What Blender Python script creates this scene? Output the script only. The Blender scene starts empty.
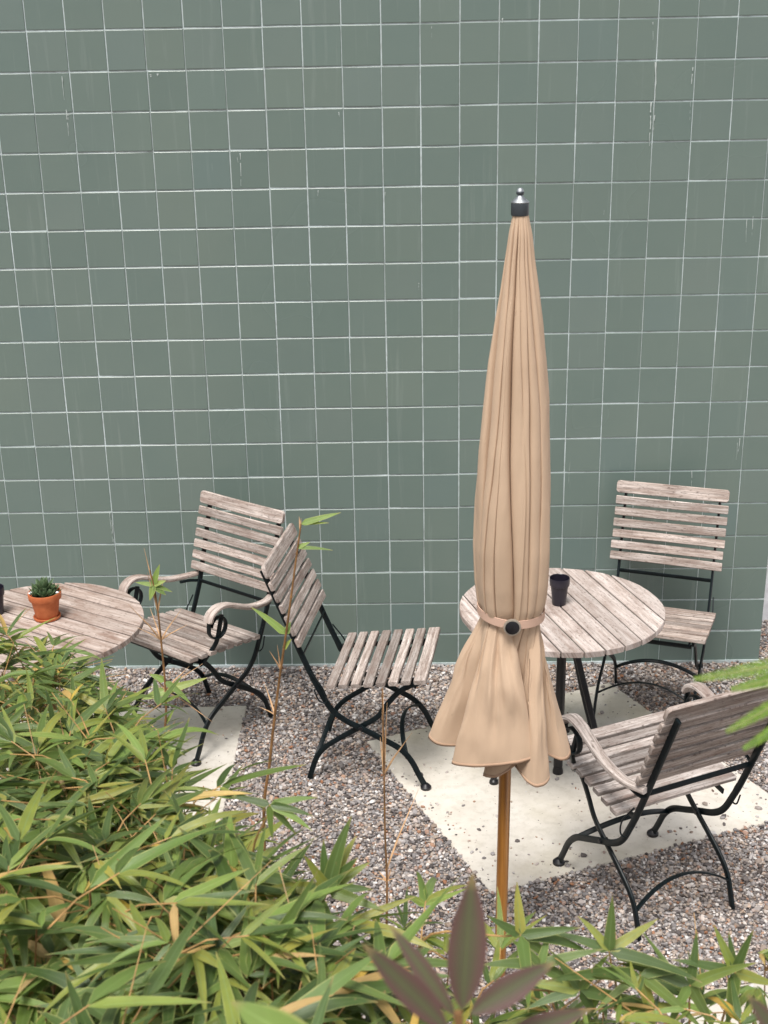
import bpy, math, random
import numpy as np
from mathutils import Vector, Matrix, noise
random.seed(7)
rng = np.random.default_rng(11)
scene = bpy.context.scene
COL = scene.collection
PI = math.pi

# ------------------------------------------------------------------ camera numbers
F = 1275.4; PITCH = 0.34923; ROLL = -0.01887; YAW = -0.019115
CAM = Vector((-0.2224, -5.1743, 2.6166))
def _axes():
    cp, sp, cr, sr, cy, sy = math.cos(PITCH), math.sin(PITCH), math.cos(ROLL), math.sin(ROLL), math.cos(YAW), math.sin(YAW)
    R = lambda v: Vector((cy*v[0]+sy*v[1], -sy*v[0]+cy*v[1], v[2]))
    fw = R((0, cp, -sp)); rt = R((1, 0, 0)); up = R((0, sp, cp))
    return cr*rt+sr*up, -sr*rt+cr*up, fw
RT, UP, FW = _axes()
def ray(x, y): return RT*((x-384)/F) - UP*((y-512)/F) + FW
def at_depth(x, y, d): return CAM + ray(x, y)*d          # a point seen there, d metres along the view axis
def at_y(x, y, Y):
    r = ray(x, y); return CAM + r*((Y-CAM.y)/r.y)

# ------------------------------------------------------------------ mesh helpers
class MB:
    def __init__(s): s.v=[]; s.f=[]; s.uv=[]; s.m=[]
    def add(s, verts, faces, uvs=None, mi=0):
        o=len(s.v); s.v += [tuple(p) for p in verts]
        for k, f in enumerate(faces):
            s.f.append([i+o for i in f]); s.m.append(mi)
            s.uv.append(uvs[k] if uvs else [(0,0)]*len(f))
    def build(s, name, mats, parent=None, sharp=35, smooth=True):
        me=bpy.data.meshes.new(name); me.from_pydata(s.v, [], s.f)
        if not isinstance(mats,(list,tuple)): mats=[mats]
        for m in mats: me.materials.append(m)
        me.polygons.foreach_set('material_index', s.m)
        uvl=me.uv_layers.new(name='UVMap')
        uvl.data.foreach_set('uv', [c for f in s.uv for p in f for c in p])
        if smooth:
            me.polygons.foreach_set('use_smooth',[True]*len(me.polygons))
            me.update(); me.set_sharp_from_angle(angle=math.radians(sharp))
        me.update()
        o=bpy.data.objects.new(name, me); COL.objects.link(o)
        if parent is not None: o.parent=parent
        return o
def tag(o, label=None, cat=None, group=None, kind=None):
    if label: o['label']=label
    if cat: o['category']=cat
    if group: o['group']=group
    if kind: o['kind']=kind
    return o
def empty(name, loc, rz=0):
    o=bpy.data.objects.new(name,None); COL.objects.link(o); o.location=loc; o.rotation_euler=(0,0,rz); o.empty_display_size=.1
    return o
def kids(o): return [c for c in bpy.data.objects if c.parent==o]
def copy_tree(o, parent=None):
    c=o.copy(); COL.objects.link(c); c.parent=parent
    for ch in kids(o): copy_tree(ch, c)
    return c
def crom(P, n=6):
    P=[Vector(p) for p in P]; out=[]
    for i in range(len(P)-1):
        p0=P[i-1] if i>0 else P[i]*2-P[i+1]; p1,p2=P[i],P[i+1]; p3=P[i+2] if i+2<len(P) else P[i+1]*2-P[i]
        for k in range(n):
            t=k/n; out.append(.5*((2*p1)+(p2-p0)*t+(2*p0-5*p1+4*p2-p3)*t*t+(3*p1-p0-3*p2+p3)*t**3))
    out.append(P[-1]); return out
def sweep(mb, pts, a, b, side=None, n=10, power=2.0, mi=0, cap=True, vs=1.0):
    """tube along pts; a = half size along `side` axis, b = half size across it (numbers or lists)"""
    pts=[Vector(p) for p in pts]; N=len(pts); rings=[]; L=0; Ls=[0]
    for i in range(1,N): L+=(pts[i]-pts[i-1]).length; Ls.append(L)
    prev=None
    for i,p in enumerate(pts):
        t=(pts[min(i+1,N-1)]-pts[max(i-1,0)]).normalized()
        if side is not None: s=Vector(side); s=(s-t*s.dot(t)).normalized()
        elif prev is None:
            s=Vector((1,0,0)) if abs(t.x)<.8 else Vector((0,1,0)); s=(s-t*s.dot(t)).normalized()
        else: s=(prev-t*prev.dot(t)).normalized()
        prev=s; q=t.cross(s)
        A=a[i] if isinstance(a,(list,tuple)) else a; B=b[i] if isinstance(b,(list,tuple)) else b
        for k in range(n):
            th=2*PI*k/n+PI/n; c,sn=math.cos(th),math.sin(th)
            c=math.copysign(abs(c)**(2/power),c); sn=math.copysign(abs(sn)**(2/power),sn)
            rings.append(p+s*A*c+q*B*sn)
    F_=[];U=[]
    off=random.random()*10
    for i in range(N-1):
        for k in range(n):
            k2=(k+1)%n
            F_.append([i*n+k,i*n+k2,(i+1)*n+k2,(i+1)*n+k])
            U.append([(Ls[i]+off,k/n*vs),(Ls[i]+off,(k+1)/n*vs),(Ls[i+1]+off,(k+1)/n*vs),(Ls[i+1]+off,k/n*vs)])
    if cap:
        F_.append([k for k in range(n)][::-1]); U.append([(off,0)]*n)
        F_.append([(N-1)*n+k for k in range(n)]); U.append([(off,0)]*n)
    mb.add(rings,F_,U,mi)
def lathe(mb, prof, c=(0,0,0), n=24, mi=0):
    V=[];F_=[]
    for r,z in prof:
        for k in range(n): V.append((c[0]+r*math.cos(2*PI*k/n),c[1]+r*math.sin(2*PI*k/n),c[2]+z))
    for i in range(len(prof)-1):
        for k in range(n): F_.append([i*n+k,i*n+(k+1)%n,(i+1)*n+(k+1)%n,(i+1)*n+k])
    if prof[0][0]>1e-5: F_.append(list(range(n))[::-1])
    if prof[-1][0]>1e-5: F_.append([(len(prof)-1)*n+k for k in range(n)])
    mb.add(V,F_,None,mi)
def slat(mb, c, ax, wd, L, W, T, round_end=.004, bev=.0035, mi=0):
    """a board: centre c, unit length axis ax, unit width axis wd; softened edges and ends"""
    ax=Vector(ax).normalized(); wd=Vector(wd); wd=(wd-ax*wd.dot(ax)).normalized(); up=ax.cross(wd)
    c=Vector(c); V=[];F_=[];U=[]; hw,ht=W/2,T/2
    sec=[(-hw+bev,-ht),(hw-bev,-ht),(hw,-ht+bev),(hw,ht-bev),(hw-bev,ht),(-hw+bev,ht),(-hw,ht-bev),(-hw,-ht+bev)]
    st=[(-L/2,1-2*round_end/W),(-L/2+round_end*.35,1-.7*round_end/W),(-L/2+round_end,1)]+[(L*f,1) for f in (-.25,0,.25)]+[(L/2-round_end,1),(L/2-round_end*.35,1-.7*round_end/W),(L/2,1-2*round_end/W)]
    bow=random.uniform(-.0012,.0012); off=random.random()*20; offv=random.random()*20
    per=[0,W,W,W+T,W+T,2*W+T,2*W+T,2*W+2*T]
    for x,s in st:
        for a,b in sec:
            V.append(c+ax*x+wd*(a*s+bow*(1-(2*x/L)**2)*2)+up*(b*(1 if s==1 else .85+.15*s)+bow*(1-(2*x/L)**2)))
    n=8
    for i in range(len(st)-1):
        for k in range(n):
            k2=(k+1)%n; F_.append([i*n+k,i*n+k2,(i+1)*n+k2,(i+1)*n+k])
            a,b=per[k]+offv, (per[k2] if k2 else 2*W+2*T)+offv
            U.append([(st[i][0]+off,a),(st[i][0]+off,b),(st[i+1][0]+off,b),(st[i+1][0]+off,a)])
    F_.append(list(range(n))[::-1]); U.append([(off,offv+q*.01) for q in range(n)])
    F_.append([(len(st)-1)*n+k for k in range(n)]); U.append([(off,offv+q*.01) for q in range(n)])
    mb.add(V,F_,U,mi)

# ------------------------------------------------------------------ node helpers
class NT:
    def __init__(s,name):
        s.mat=bpy.data.materials.new(name); s.mat.use_nodes=True; s.t=s.mat.node_tree; s.t.nodes.clear()
        s.out=s.n('ShaderNodeOutputMaterial'); s.b=s.n('ShaderNodeBsdfPrincipled'); s.l(s.b.outputs[0],s.out.inputs[0])
    def n(s,t,**k):
        x=s.t.nodes.new(t)
        for a,b in k.items(): setattr(x,a,b)
        return x
    def l(s,a,b): s.t.links.new(a,b)
    def set(s,inp,v):
        if hasattr(v,'links') or isinstance(v,bpy.types.NodeSocket): s.l(v,inp)
        else: inp.default_value=v
    def math(s,op,a,b=0,c=0,clamp=False):
        x=s.n('ShaderNodeMath',operation=op,use_clamp=clamp); s.set(x.inputs[0],a); s.set(x.inputs[1],b); s.set(x.inputs[2],c); return x.outputs[0]
    def mix(s,f,a,b,mode='MIX'):
        x=s.n('ShaderNodeMix',data_type='RGBA',blend_type=mode); s.set(x.inputs[0],f)
        for i,v in ((6,a),(7,b)):
            if isinstance(v,(tuple,list)): v=tuple(v)+((1,) if len(v)==3 else ())
            s.set(x.inputs[i],v)
        return x.outputs[2]
    def noise(s,vec,scale,detail=4,rough=.55,dim='3D'):
        x=s.n('ShaderNodeTexNoise',noise_dimensions=dim); 
        if vec is not None: s.l(vec,x.inputs['Vector'])
        x.inputs['Scale'].default_value=scale; x.inputs['Detail'].default_value=detail; x.inputs['Roughness'].default_value=rough; return x.outputs[0]
    def ramp(s,f,stops):
        x=s.n('ShaderNodeValToRGB'); s.l(f,x.inputs[0]); cr=x.color_ramp
        while len(cr.elements)>1: cr.elements.remove(cr.elements[-1])
        for i,(p,c) in enumerate(stops):
            e=cr.elements[0] if i==0 else cr.elements.new(p)
            e.position=p; e.color=tuple(c)+(1,) if len(c)==3 else c
        return x.outputs[0]
    def mapping(s,vec,scale=(1,1,1),loc=(0,0,0),rot=(0,0,0)):
        x=s.n('ShaderNodeMapping'); s.l(vec,x.inputs[0]); x.inputs['Scale'].default_value=scale; x.inputs['Location'].default_value=loc; x.inputs['Rotation'].default_value=rot; return x.outputs[0]
    def bump(s,h,strength=.3,dist=.002):
        x=s.n('ShaderNodeBump'); s.l(h,x.inputs['Height']); x.inputs['Strength'].default_value=strength; x.inputs['Distance'].default_value=dist; s.l(x.outputs[0],s.b.inputs['Normal']); return x
    def col(s,c): s.set(s.b.inputs['Base Color'], c if not isinstance(c,(tuple,list)) else tuple(c)+((1,) if len(c)==3 else ()))
    def ro(s,v): s.set(s.b.inputs['Roughness'],v)
def mr(t,v,a,b,c,d):
    x=t.n('ShaderNodeMapRange'); t.set(x.inputs[0],v)
    for i,q in enumerate((a,b,c,d)): x.inputs[i+1].default_value=q
    return x.outputs[0]

def mat_wood(name, light, mid, dark, grime, vary=.5, streak=.8):
    t=NT(name); uv=t.n('ShaderNodeUVMap').outputs[0]; geo=t.n('ShaderNodeNewGeometry'); oi=t.n('ShaderNodeObjectInfo')
    isl=geo.outputs['Random Per Island']
    cmb=t.n('ShaderNodeCombineXYZ'); t.l(t.math('MULTIPLY',oi.outputs['Random'],37.),cmb.inputs[2])
    vadd=t.n('ShaderNodeVectorMath',operation='ADD'); t.l(uv,vadd.inputs[0]); t.l(cmb.outputs[0],vadd.inputs[1]); v=vadd.outputs[0]
    fine=t.noise(t.mapping(v,(11,330,1)),1,5,.7)
    med=t.noise(t.mapping(v,(5,70,1)),1,4,.6)
    blotch=t.noise(t.mapping(v,(7,14,1)),1,4,.6)
    speck=t.noise(t.mapping(v,(60,160,1)),1,3,.6)
    base=t.ramp(med,[(.3,dark),(.5,mid),(.68,light)])
    tone=t.math('MULTIPLY_ADD',isl,vary,1-vary*.5)
    hs=t.n('ShaderNodeHueSaturation'); t.l(base,hs.inputs['Color']); t.l(tone,hs.inputs['Value'])
    t.l(mr(t,oi.outputs['Random'],0,1,.8,1.25),hs.inputs['Saturation'])
    c=t.mix(mr(t,fine,.47,.66,0,streak),hs.outputs[0],tuple(x*.42 for x in dark))
    c=t.mix(mr(t,blotch,.50,.72,0,.75),c,grime)
    c=t.mix(mr(t,speck,.57,.70,0,.7),c,tuple(x*.4 for x in grime))
    t.col(c); t.ro(.78); t.b.inputs['Specular IOR Level'].default_value=.25
    h=t.math('ADD',t.math('MULTIPLY',fine,.7),t.math('MULTIPLY',speck,.5)); t.bump(h,.45,.0012)
    return t.mat
M={}
M['wood']=mat_wood('weathered_teak',(.58,.52,.485),(.415,.355,.32),(.255,.20,.172),(.21,.145,.12),.75)
M['table_wood']=mat_wood('weathered_table_teak',(.62,.565,.535),(.50,.44,.41),(.36,.30,.27),(.25,.18,.15),.34,.45)
M['seam']=None

def simple(name,c,ro=.5,metal=0,bump=None,spec=None,var=.15,scale=30):
    t=NT(name); tc=t.n('ShaderNodeTexCoord').outputs['Object']; nz=t.noise(tc,scale,4)
    t.col(t.mix(mr(t,nz,.3,.7,0,1),tuple(x*(1-var) for x in c),tuple(min(1,x*(1+var)) for x in c)))
    t.ro(mr(t,nz,.3,.7,ro*.85,min(1,ro*1.15))); t.b.inputs['Metallic'].default_value=metal
    if spec is not None: t.b.inputs['Specular IOR Level'].default_value=spec
    if bump: t.bump(t.noise(tc,bump[0],3),bump[1],bump[2])
    return t.mat
M['seam']=simple('dark_seam',(.014,.011,.010),.9)
M['brown_wood']=mat_wood('browner_table_teak',(.55,.46,.41),(.43,.335,.285),(.29,.205,.165),(.20,.115,.08),.3,.42)
M['iron']=simple('dark_green_iron',(.0035,.0080,.0100),.42,0,(140,.25,.0008),.28,.4,60)
M['iron2']=simple('black_iron',(.007,.0065,.009),.40,0,(140,.25,.0008),.5,.4,60)
M['black']=simple('black_plastic',(.016,.014,.024),.35,0,None,.5,.2)
M['silver']=simple('brushed_silver',(.42,.44,.46),.5,1.0)
M['capgrey']=simple('grey_cap',(.035,.042,.050),.45)
M['soil']=simple('potting_soil',(.05,.04,.03),.95,0,(300,.8,.004))
M['stem']=simple('bamboo_stem',(.22,.115,.045),.5,0,None,.4,.45,25)
M['twig']=simple('bamboo_twig',(.40,.235,.09),.55,0,None,.4,.4,30)
M['sheath']=simple('dry_sheath',(.50,.31,.17),.8,0,None,.2,.35,40)
def mat_grout():
    t=NT('pale_grout'); tc=t.n('ShaderNodeTexCoord').outputs['Object']
    a=t.noise(tc,2.3,4,.6); b=t.noise(tc,30,3,.6)
    c=t.ramp(a,[(.3,(.31,.36,.35)),(.5,(.47,.54,.54)),(.7,(.65,.73,.75))])
    c=t.mix(mr(t,b,.45,.7,0,.55),c,(.26,.29,.27)); t.col(c); t.ro(.9); return t.mat
M['grout']=mat_grout()
M['plaster']=simple('white_render',(.78,.78,.80),.9,0,(80,.3,.002))
M['cementmat']=simple('cement_base',(.33,.34,.33),.9,0,(80,.3,.002))

def mat_tile():
    t=NT('green_glazed_tile'); geo=t.n('ShaderNodeNewGeometry'); isl=geo.outputs['Random Per Island']; tc=t.n('ShaderNodeTexCoord').outputs['Object']
    big=t.noise(tc,1.1,3,.5); cloud=t.noise(tc,7,4,.6)
    base=t.ramp(isl,[(0,(.136,.184,.163)),(.25,(.148,.196,.171)),(.5,(.158,.203,.175)),(.75,(.146,.197,.176)),(.92,(.162,.205,.182)),(1,(.140,.195,.183))])
    c=t.mix(mr(t,big,.35,.65,0,.5),base,(.128,.176,.160))
    c=t.mix(mr(t,cloud,.3,.8,0,.16),c,(.185,.232,.196))
    streak=t.noise(t.mapping(tc,(22,1,1.3)),1,5,.65)
    c=t.mix(mr(t,streak,.58,.8,0,.28),c,(.34,.39,.365))
    uv=t.n('ShaderNodeUVMap').outputs[0]; sx=t.n('ShaderNodeSeparateXYZ'); t.l(uv,sx.inputs[0])
    # limescale runs starting under the joints: narrow, broken, on a few tiles only
    run=t.noise(t.mapping(tc,(75,1,3.2),(3.1,0,1.7)),1,4,.75); gate=t.noise(t.mapping(tc,(2.1,1,1.5),(7.7,0,.3)),1,2,.5)
    rr=t.math('MULTIPLY',mr(t,run,.66,.74,0,1),mr(t,gate,.56,.64,0,1),clamp=True)
    c=t.mix(t.math('MULTIPLY',rr,.35),c,(.62,.66,.64))
    t.col(c); t.ro(mr(t,big,.3,.7,.20,.30)); t.b.inputs['Specular IOR Level'].default_value=.45
    b=t.bump(t.noise(tc,16,3,.5),.25,.0015)
    return t.mat
M['tile']=mat_tile()
def mat_lime():
    t=NT('limescale'); t.col((.46,.51,.49)); t.ro(.8); return t.mat
M['lime']=mat_lime()

def pebble_ramp(t,v):
    return t.ramp(v,[(0,(.060,.052,.052)),(.10,(.13,.115,.115)),(.22,(.24,.225,.225)),(.36,(.36,.34,.34)),(.47,(.30,.225,.175)),(.56,(.50,.48,.48)),(.68,(.42,.33,.26)),(.75,(.68,.66,.65)),(.85,(.34,.145,.065)),(.89,(.62,.48,.38)),(.96,(.90,.88,.86)),(1,(.14,.085,.065))])
def mat_pebble():
    t=NT('pebbles'); geo=t.n('ShaderNodeNewGeometry'); isl=geo.outputs['Random Per Island']; tc=t.n('ShaderNodeTexCoord').outputs['Object']
    nz=t.noise(tc,260,3,.6)
    big=t.noise(tc,1.6,3,.5)
    c=pebble_ramp(t,isl)
    c=t.mix(mr(t,nz,.45,.7,0,.3),c,(.22,.175,.14))
    c=t.mix(mr(t,big,.5,.75,0,.3),c,(.16,.11,.075)); c=t.mix(.14,c,(.05,.04,.035))
    t.col(c); t.ro(.72); t.b.inputs['Specular IOR Level'].default_value=.35; return t.mat
M['pebble']=mat_pebble()
def mat_ground():
    t=NT('gravel_ground'); tc=t.n('ShaderNodeTexCoord').outputs['Object']
    vo=t.n('ShaderNodeTexVoronoi'); t.l(tc,vo.inputs['Vector']); vo.inputs['Scale'].default_value=95
    sp=t.n('ShaderNodeSeparateColor'); t.l(vo.outputs['Color'],sp.inputs[0])
    c=pebble_ramp(t,sp.outputs[0]); c=t.mix(mr(t,vo.outputs['Distance'],.35,.75,0,.85),c,(.07,.055,.045))
    t.col(c); t.ro(.85)
    t.bump(t.math('SUBTRACT',1,vo.outputs['Distance']),.9,.006); return t.mat
M['ground']=mat_ground()
def mat_concrete():
    t=NT('pale_concrete'); tc=t.n('ShaderNodeTexCoord').outputs['Object']
    a=t.noise(tc,3.2,5,.6); b=t.noise(tc,28,5,.65); s=t.noise(tc,420,2,.6); st=t.noise(t.mapping(tc,(1,1,1),(4,2,0)),1.5,4,.6)
    c=t.ramp(a,[(.3,(.52,.48,.415)),(.5,(.63,.59,.525)),(.7,(.70,.665,.605))])
    c=t.mix(mr(t,b,.48,.72,0,.45),c,(.40,.365,.30)); c=t.mix(mr(t,s,.6,.72,0,.35),c,(.34,.31,.27))
    c=t.mix(mr(t,st,.52,.70,0,.5),c,(.42,.375,.25))
    vo=t.n('ShaderNodeTexVoronoi'); t.l(tc,vo.inputs['Vector']); vo.inputs['Scale'].default_value=42; vo.inputs['Randomness'].default_value=1
    hole=mr(t,vo.outputs['Distance'],.07,.12,1,0)
    c=t.mix(t.math('MULTIPLY',hole,.6),c,(.20,.18,.15))
    t.col(c); t.ro(.85); t.b.inputs['Specular IOR Level'].default_value=.2
    t.bump(t.math('SUBTRACT',b,hole),.25,.0015); return t.mat
M['concrete']=mat_concrete()
def mat_fabric(name,c,dark,trans=.0):
    t=NT(name); tc=t.n('ShaderNodeTexCoord').outputs['Object']; uv=t.n('ShaderNodeUVMap').outputs[0]
    a=t.noise(t.mapping(tc,(1,1,.5)),5,4,.55); 
    w1=t.n('ShaderNodeTexWave',wave_type='BANDS',bands_direction='X'); t.l(uv,w1.inputs[0]); w1.inputs['Scale'].default_value=260
    w2=t.n('ShaderNodeTexWave',wave_type='BANDS',bands_direction='Y'); t.l(uv,w2.inputs[0]); w2.inputs['Scale'].default_value=260
    spot=t.noise(t.mapping(tc,(1,1,.7),(1,3,5)),26,2,.5)
    c2=t.mix(mr(t,a,.35,.7,0,.5),c,dark); c2=t.mix(mr(t,spot,.76,.80,0,.4),c2,tuple(x*.45 for x in dark))
    t.col(c2); t.ro(.85); t.b.inputs['Sheen Weight'].default_value=.04; t.b.inputs['Specular IOR Level'].default_value=.2
    wr=t.noise(t.mapping(tc,(1,1,.28)),22,4,.55)
    h=t.math('ADD',t.math('MULTIPLY',t.math('ADD',w1.outputs[1],w2.outputs[1]),.02),wr); t.bump(h,.35,.006)
    return t.mat
M['canvas']=mat_fabric('tan_canvas',(.56,.408,.288),(.445,.315,.215))
M['hem']=mat_fabric('hem_canvas',(.45,.30,.205),(.38,.25,.17))
M['strap']=mat_fabric('strap_canvas',(.62,.42,.32),(.55,.36,.27))
def mat_pole():
    t=NT('varnished_pole'); tc=t.n('ShaderNodeTexCoord').outputs['Object']
    g=t.noise(t.mapping(tc,(90,90,2.5)),1,4,.6)
    t.col(t.ramp(g,[(.3,(.20,.075,.012)),(.55,(.36,.15,.025)),(.75,(.46,.21,.05))])); t.ro(.28)
    t.b.inputs['Coat Weight'].default_value=.4; return t.mat
M['pole']=mat_pole()
def mat_terra():
    t=NT('terracotta'); tc=t.n('ShaderNodeTexCoord').outputs['Object']; a=t.noise(tc,28,4,.6)
    c=t.mix(mr(t,a,.35,.7,0,1),(.42,.105,.03),(.56,.17,.06)); t.col(c); t.ro(.75); t.bump(t.noise(tc,200,2),.2,.0006); return t.mat
M['terra']=mat_terra()
def mat_leaf(name, stops, edge, edge_amt, under, trans=.25, ro=.42, midc=None, spots=True, wide=None):
    t=NT(name); uv=t.n('ShaderNodeUVMap').outputs[0]; geo=t.n('ShaderNodeNewGeometry'); isl=geo.outputs['Random Per Island']; tc=t.n('ShaderNodeTexCoord').outputs['Object']
    sx=t.n('ShaderNodeSeparateXYZ'); t.l(uv,sx.inputs[0]); u,v=sx.outputs[0],sx.outputs[1]
    base=t.ramp(isl,stops)
    ac=t.math('ABSOLUTE',t.math('SUBTRACT',u,.5))                  # 0 rib .. .5 edge
    ven=t.n('ShaderNodeTexWave',wave_type='BANDS',bands_direction='X'); t.l(uv,ven.inputs[0]); ven.inputs['Scale'].default_value=3.2
    nz=t.noise(tc,38,3,.6)
    c=t.mix(mr(t,nz,.35,.7,0,.35),base,tuple(x*.62 for x in under))
    c=t.mix(t.math('MULTIPLY',ven.outputs[1],.12),c,tuple(min(1,x*1.5) for x in under))
    nv=t.noise(tc,24,2,.5)
    thr=mr(t,nv,.3,.7,.48,.38) if wide is None else mr(t,nv,.3,.7,wide-.02,wide+.04)
    e=t.math('MULTIPLY',mr(t,t.math('SUBTRACT',ac,thr),0,.05 if wide is None else .30,0,1),edge_amt)
    c=t.mix(e,c,edge)
    tip=t.math('MULTIPLY',mr(t,v,.86,1,0,1),.7); c=t.mix(tip,c,(.36,.26,.10))
    m=t.math('MULTIPLY',mr(t,ac,.018,.05,.6,0),mr(t,isl,.3,.8,.25,1)); c=t.mix(m,c,midc or tuple(min(1,x*1.7) for x in under))
    bf=t.math('MULTIPLY',geo.outputs['Backfacing'],.45); c=t.mix(bf,c,under)
    if spots:
        sp=t.noise(tc,150,2,.6); c=t.mix(mr(t,sp,.70,.76,0,.6),c,(.30,.20,.09))
    t.col(c); t.ro(mr(t,nz,.3,.7,ro*.85,ro*1.2)); t.b.inputs['Specular IOR Level'].default_value=.45
    tr=t.n('ShaderNodeBsdfTranslucent'); tcx=t.mix(.5,c,(.30,.42,.05)); t.l(tcx,tr.inputs[0])
    mx=t.n('ShaderNodeMixShader'); mx.inputs[0].default_value=trans; t.l(t.b.outputs[0],mx.inputs[1]); t.l(tr.outputs[0],mx.inputs[2]); t.l(mx.outputs[0],t.out.inputs[0])
    t.bump(ven.outputs[1],.25,.0008)
    return t.mat
GS=[(0,(.036,.068,.014)),(.22,(.060,.105,.022)),(.42,(.110,.165,.030)),(.54,(.070,.120,.042)),(.68,(.165,.220,.038)),(.83,(.25,.285,.048)),(.94,(.29,.29,.055)),(1,(.38,.33,.06))]
M['leaf']=mat_leaf('bamboo_leaf',GS,(.36,.38,.13),.6,(.12,.175,.07),.2,.36)
GS2=[(0,(.12,.20,.045)),(.4,(.17,.26,.06)),(.7,(.22,.32,.07)),(1,(.30,.36,.08))]
M['young_leaf']=mat_leaf('young_bamboo_leaf',GS2,(.45,.46,.15),.6,(.2,.28,.09))
YS=[(0,(.62,.40,.05)),(.4,(.52,.34,.12)),(.7,(.62,.44,.22)),(1,(.66,.48,.06))]
M['dead_leaf']=mat_leaf('yellowed_leaf',YS,(.42,.22,.10),.6,(.45,.32,.16))
M['purple']=mat_leaf('purple_leaf',[(0,(.075,.072,.038)),(1,(.085,.072,.042))],(.105,.048,.048),.95,(.085,.085,.045),.12,.5,(.10,.13,.045),False,.10)
M['frond']=mat_leaf('fern_leaf',[(0,(.13,.25,.035)),(.6,(.19,.34,.045)),(1,(.26,.40,.06))],(.3,.45,.06),.2,(.22,.36,.07),.4,.5)
M['succ']=mat_leaf('succulent_leaf',[(0,(.06,.115,.05)),(.6,(.085,.15,.06)),(1,(.12,.19,.08))],(.22,.26,.13),.5,(.08,.13,.06),.05,.45)

# ------------------------------------------------------------------ setting: ground, gravel, slabs
g=MB(); S_=60
g.add([(-S_,-S_,-.006),(S_,-S_,-.006),(S_,S_,-.006),(-S_,S_,-.006)],[[0,1,2,3]]); tag(g.build('ground',M['ground'],smooth=False),'fine brown grey gravel ground of the terrace','ground',None,'structure')

def slab(name,P,label,h=.045,top=.0):
    """P: corners counter-clockwise seen from above"""
    c=sum((Vector((p[0],p[1],0)) for p in P),Vector())/len(P); mb=MB(); n=len(P)
    # subdivided outline with slightly nibbled edge
    ring=[]
    for i in range(n):
        a,b=Vector((*P[i],0)),Vector((*P[(i+1)%n],0)); K=40
        for k in range(K):
            p=a.lerp(b,k/K); nn=(b-a).normalized(); nn=Vector((nn.y,-nn.x,0))
            e=noise.noise(Vector((p.x*22,p.y*22,1)))*.0022
            if k<2: e-= .003*(2-k)/2
            if k>K-2: e-=.002
            ring.append(p+nn*e)
    N=len(ring); V=[];F_=[]
    for s,z in ((1,-h),(1,top-.005),(.0,top)):
        for i,p in enumerate(ring):
            q=p if s==1 else p+(c-p).normalized()*.006
            V.append((q.x,q.y,z))
    for r in range(2):
        for i in range(N): F_.append([r*N+i,r*N+(i+1)%N,(r+1)*N+(i+1)%N,(r+1)*N+i])
    F_.append([2*N+i for i in range(N)])
    mb.add(V,F_); return tag(mb.build(name,M['concrete'],sharp=50),label,'paving slab',None,'structure')
SA=[(-.398,-.676),(.038,-1.661),(1.175,-1.215),(.649,-.191)]
SB=[(-1.95,-.41),(-2.0,-1.45),(-.905,-1.45),(-.912,-.367)]
SC=[(.42,-2.95),(1.25,-2.95),(1.0,-2.05),(.58,-2.13)]
slab('paving',SA,'large pale concrete slab under the right table and the chair in front of it')
slab('paving',SB,'pale concrete slab under the left table, its corner below the armchair')
slab('paving',SC,'pale concrete slab behind the bamboo leaves at the bottom right corner')
def inside(P,x,y,m=0.0):
    n=len(P)
    for i in range(n):
        ax,ay=P[i];bx,by=P[(i+1)%n]; L=math.hypot(bx-ax,by-ay)
        if ((bx-ax)*(y-ay)-(by-ay)*(x-ax))/L < m: return False
    return True
def inside_np(P,x,y,m=0.0):
    ok=np.ones(len(x),bool); n=len(P)
    for i in range(n):
        ax,ay=P[i];bx,by=P[(i+1)%n]; L=math.hypot(bx-ax,by-ay)
        ok&=(((bx-ax)*(y-ay)-(by-ay)*(x-ax))/L)>=m
    return ok
# icosahedron pebble
ph=(1+5**.5)/2
ICO=np.array([(-1,ph,0),(1,ph,0),(-1,-ph,0),(1,-ph,0),(0,-1,ph),(0,1,ph),(0,-1,-ph),(0,1,-ph),(ph,0,-1),(ph,0,1),(-ph,0,-1),(-ph,0,1)])/math.sqrt(1+ph*ph)
ICF=np.array([(0,11,5),(0,5,1),(0,1,7),(0,7,10),(0,10,11),(1,5,9),(5,11,4),(11,10,2),(10,7,6),(7,1,8),(3,9,4),(3,4,2),(3,2,6),(3,6,8),(3,8,9),(4,9,5),(2,4,11),(6,2,10),(8,6,7),(9,8,1)])
def pebbles(name,x,y,z,r,label,kind='stuff',flat=.62):
    n=len(x)
    A=rng.normal(size=(n,3,3)); Q,_=np.linalg.qr(A)
    base=ICO[None]*(1+rng.uniform(-.22,.22,(n,12,1)))
    sc=np.stack([rng.uniform(.8,1.35,n),rng.uniform(.7,1.1,n),rng.uniform(.5,.85,n)],1)
    P=base*sc[:,None,:]
    P=np.einsum('nij,nkj->nki',Q,P); P[:,:,2]*=flat+.15
    P=P*r[:,None,None]+np.stack([x,y,z],1)[:,None,:]
    V=P.reshape(-1,3).astype(np.float32); Fc=(ICF[None]+12*np.arange(n)[:,None,None]).reshape(-1).astype(np.int32)
    me=bpy.data.meshes.new(name); me.vertices.add(len(V)); me.vertices.foreach_set('co',V.ravel())
    me.loops.add(len(Fc)); me.loops.foreach_set('vertex_index',Fc); m=len(Fc)//3
    me.polygons.add(m); me.polygons.foreach_set('loop_start',np.arange(0,3*m,3,dtype=np.int32)); me.polygons.foreach_set('loop_total',np.full(m,3,np.int32))
    me.polygons.foreach_set('use_smooth',np.zeros(m,bool))
    me.materials.append(M['pebble']); me.update(calc_edges=True); me.validate()
    o=bpy.data.objects.new(name,me); COL.objects.link(o); return tag(o,label,'gravel',None,kind)
sp=.0106
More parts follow.
